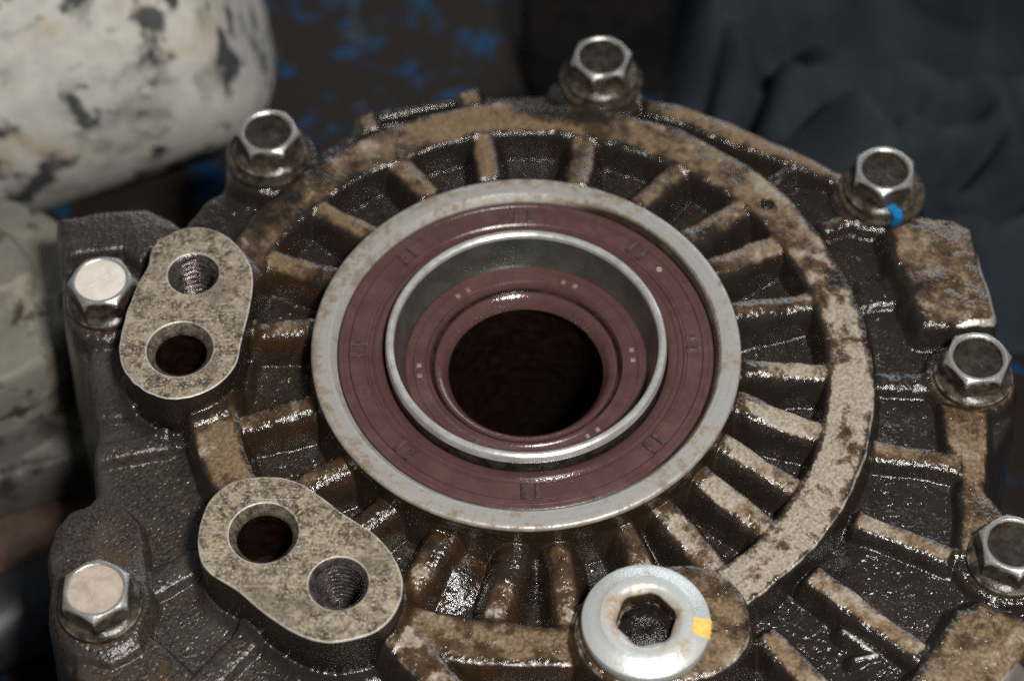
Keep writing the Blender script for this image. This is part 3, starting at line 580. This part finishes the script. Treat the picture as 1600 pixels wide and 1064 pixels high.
F = [f[::-1] for f in F]
mesh_obj("yellow_mark", V, F, M['yellow'], plug)

# ------------------------------------------------------------------ background: bench, white painted pipe, flange, hose, post, cloth
ZB = -90.0
M['bench'] = mat_paint("chipped_blue_bench", (.007, .046, .115), (.022, .015, .011), 12, .535, (.058, .052, .038), .6, soft=.12)
M['white'] = mat_paint("chipped_white_paint", (.58, .565, .52), (.085, .088, .092), 15, .715, (.45, .39, .30), .5, soft=.09, stain=(.17, .175, .155))
M['grey'] = mat_paint("grimy_grey_paint", (.085, .082, .072), (.04, .035, .028), 16, .70, (.14, .145, .12), .5, soft=.15)
M['flange'] = mat_paint('grimy_pale_paint', (.21, .195, .165), (.07, .062, .05), 11, .70, (.30, .27, .21), .5, soft=.12, stain=(.16, .165, .14))
M['hose'] = mat_simple("black_rubber_hose", (.010, .011, .013), (.03, .032, .036), 9, (.4, .55), 0, .2, 2)
M['cloth'] = mat_simple("navy_cloth", (.012, .017, .024), (.025, .033, .043), 30, (.85, .95), 0, .5, .8, .2)
M['post'] = mat_simple("black_painted_post", (.006, .006, .007), (.016, .014, .013), 12, (.45, .6), 0, .2, 3)
M['rust'] = mat_simple("rusty_plate", (.035, .020, .014), (.10, .060, .040), 10, (.6, .8), 0, .3, 2)
def block(name, c, size, mat, rz=0.0, bev=3.0, rx=0.0, **pr):
    import bmesh
    bm = bmesh.new(); bmesh.ops.create_cube(bm, size=1.0)
    for v in bm.verts: v.co = Vector((v.co.x * size[0] * MM, v.co.y * size[1] * MM, v.co.z * size[2] * MM))
    bmesh.ops.bevel(bm, geom=bm.edges[:], offset=bev * MM, segments=3, affect='EDGES', profile=.5)
    me = bpy.data.meshes.new(name); bm.to_mesh(me); bm.free(); me.materials.append(mat)
    for p in me.polygons: p.use_smooth = True
    me.set_sharp_from_angle(angle=math.radians(40))
    o = link(bpy.data.objects.new(name, me), None, **pr); o.location = np.array(c) * MM; o.rotation_euler = (rx, 0, rz); return o
V = [(-900, -700, ZB), (900, -700, ZB), (900, 900, ZB), (-900, 900, ZB)]
nb = 60; gx_, gy_ = np.meshgrid(np.linspace(-700, 700, nb), np.linspace(-500, 900, nb)); V = np.stack([gx_.ravel(), gy_.ravel(), ZB + .6 * RNG.standard_normal(nb * nb)], 1)
F = [(j * nb + i, j * nb + i + 1, (j + 1) * nb + i + 1, (j + 1) * nb + i) for j in range(nb - 1) for i in range(nb - 1)]
mesh_obj("bench_top", V, F, M['bench'], None, kind="structure")

def oriented_lathe(name, prof, mat, loc, axis, n=96, parent=None, **pr):
    V, F = lathe(prof, n); o = mesh_obj(name, V, F, mat, parent, angle=40, **pr)
    o.rotation_euler = Vector(axis).to_track_quat('Z', 'Y').to_euler(); o.location = np.array(loc) * MM; return o
pe = at(275, 60, -40)      # end of the white pipe
ax = np.array([math.cos(.175) * math.cos(.3), math.sin(.175) * math.cos(.3), math.sin(.3)]); ax /= np.linalg.norm(ax)
o = oriented_lathe("painted_pipe", [(50, -330), (50, -40), (50, -10), (49, -3), (46, 3), (40, 7), (30, 9), (15, 10), (.01, 10)], M['white'], (pe[0], pe[1] + 30, -40), ax,
    label="thick white pipe end with chipped dirty paint behind the housing", category="pipe")
fc = at(-62, 452, -40)
fl = oriented_lathe("painted_flange", [(26, -22), (26, -15), (27.6, -14), (28, -12.5), (28, -2), (27.4, -.8), (26, 0), (17, .3), (16, 4), (14.5, 5.5), (.01, 5.5)], M['flange'], (fc[0], fc[1], -40), (0, 0, 1), label="grimy pale painted flange at the left edge below the white pipe", category="flange")
ea, eb = at(-60, 765, -62), at(160, 702, -62); ed = (eb - ea) / np.hypot(*(eb - ea)); en = np.array([-ed[1], ed[0]]); bc = (ea + eb) / 2 + en * 32
block("flange_base", (bc[0] - 10 * ed[0], bc[1] - 10 * ed[1], -70), (74, 64, 16), M['grey'], math.atan2(ed[1], ed[0]), 1.6, label="flat grey painted base under the pale flange", category="base")
rp = at(-20, 850, -80); block("rusty_plate", (rp[0], rp[1] + 4, -84), (120, 40, 10), M['rust'], .35, 2, label="brown rusty plate at the lower left beside the hose", category="plate")
hp = at(20, 930, -66); hx = np.array([math.cos(.55), math.sin(.55), 0.0])
oriented_lathe("rubber_hose", [(9.5, -160), (10, -158), (10, 0), (10, 50), (7, 51), (6, 48), (.01, 48)], M['hose'], (hp[0], hp[1], -74), hx, 48, label="thick black rubber hose at the lower left edge", category="hose")
pp = at(920, 60, -60); block("dark_post", (pp[0] + 2, pp[1] + 20, -30), (37, 30, 120), M['post'], .06, 3, label="black upright post behind the far top bolt", category="post")
# crumpled cloth on the bench at the upper right
ca, cb = at(1040, 330, -70), at(1800, -60, -70); nc, nr = 170, 130
gx_, gy_ = np.meshgrid(np.linspace(ca[0], cb[0] + 60, nc), np.linspace(ca[1] - 30, cb[1] + 90, nr))
def fold(x, y, ang, wl, ph, p=1.0):
    u = x * math.cos(ang) + y * math.sin(ang) + 9 * np.sin(y / 27 + ph) + 7 * np.sin(x / 19 + ph * 2) + 4 * np.sin((x + y) / 11 + ph * 3)
    return np.abs(np.sin(np.pi * u / wl + ph)) ** p
zz = np.full(gx_.shape, ZB + 40.0); rc_ = np.random.default_rng(29)
zz += 14 * np.sin(gx_ / 19 + gy_ / 33) + 6 * np.sin(gx_ / 12 - gy_ / 15 + 1) + 3 * np.sin(gx_ / 6.0 + gy_ / 8.0)
for pa, pb, w_, h_ in [((1275,182),(1430,95),7,34),((1155,190),(1200,55),6,30),((1352,140),(1415,225),6,26),((1455,262),(1560,155),9,32),((1240,10),(1620,22),10,40),((1462,132),(1545,102),8,30),((1215,60),(1250,30),12,30),((1090,120),(1120,20),9,28),((1490,330),(1600,250),8,28)]:
    a_, b_ = at(*pa, -52), at(*pb, -52); e_ = (b_ - a_) / np.hypot(*(b_ - a_)); m_ = (a_ + b_) / 2; L_ = np.hypot(*(b_ - a_)) * .62
    u_ = (gx_ - m_[0]) * e_[0] + (gy_ - m_[1]) * e_[1]; v_ = -(gx_ - m_[0]) * e_[1] + (gy_ - m_[1]) * e_[0] + 1.5 * np.sin(u_ / 9)
    zz -= h_ * np.exp(-np.abs(v_ / (w_ * np.where(v_ > 0, 1.7, .45)))) * np.exp(-(u_ / L_) ** 4)
for k in range(9):                                    # sharp creases between puffed folds, running in many directions
    x_, y_ = rc_.uniform(gx_.min(), gx_.max()), rc_.uniform(gy_.min(), gy_.max()); a_ = rc_.choice([.5, 1.1, 1.9, 2.3]) + rc_.normal() * .2; L_ = rc_.uniform(22, 55); w_ = rc_.uniform(6, 13); h_ = rc_.uniform(10, 22)
    u_ = (gx_ - x_) * math.cos(a_) + (gy_ - y_) * math.sin(a_); v_ = -(gx_ - x_) * math.sin(a_) + (gy_ - y_) * math.cos(a_) + .004 * u_ * u_ * rc_.normal()
    zz -= h_ * np.exp(-np.abs(v_ / (w_ * np.where(v_ > 0, 1.5, .55)))) * np.exp(-(u_ / L_) ** 2 * 1.5)
zz = np.maximum(zz, ZB + 2 + .5 * np.sin(gx_ / 5))
e = np.minimum.reduce([gx_ - gx_.min(), gx_.max() - gx_, gy_ - gy_.min(), gy_.max() - gy_]); zz = ZB + 1.5 + (zz - ZB) * sst(e, 0, 16)
V = np.stack([gx_.ravel(), gy_.ravel(), zz.ravel()], 1); F = [(j * nc + i, j * nc + i + 1, (j + 1) * nc + i + 1, (j + 1) * nc + i) for j in range(nr - 1) for i in range(nc - 1)]
mesh_obj("crumpled_cloth", V, F, M['cloth'], None, angle=180, label="dark navy crumpled cloth lying behind the housing", category="cloth")
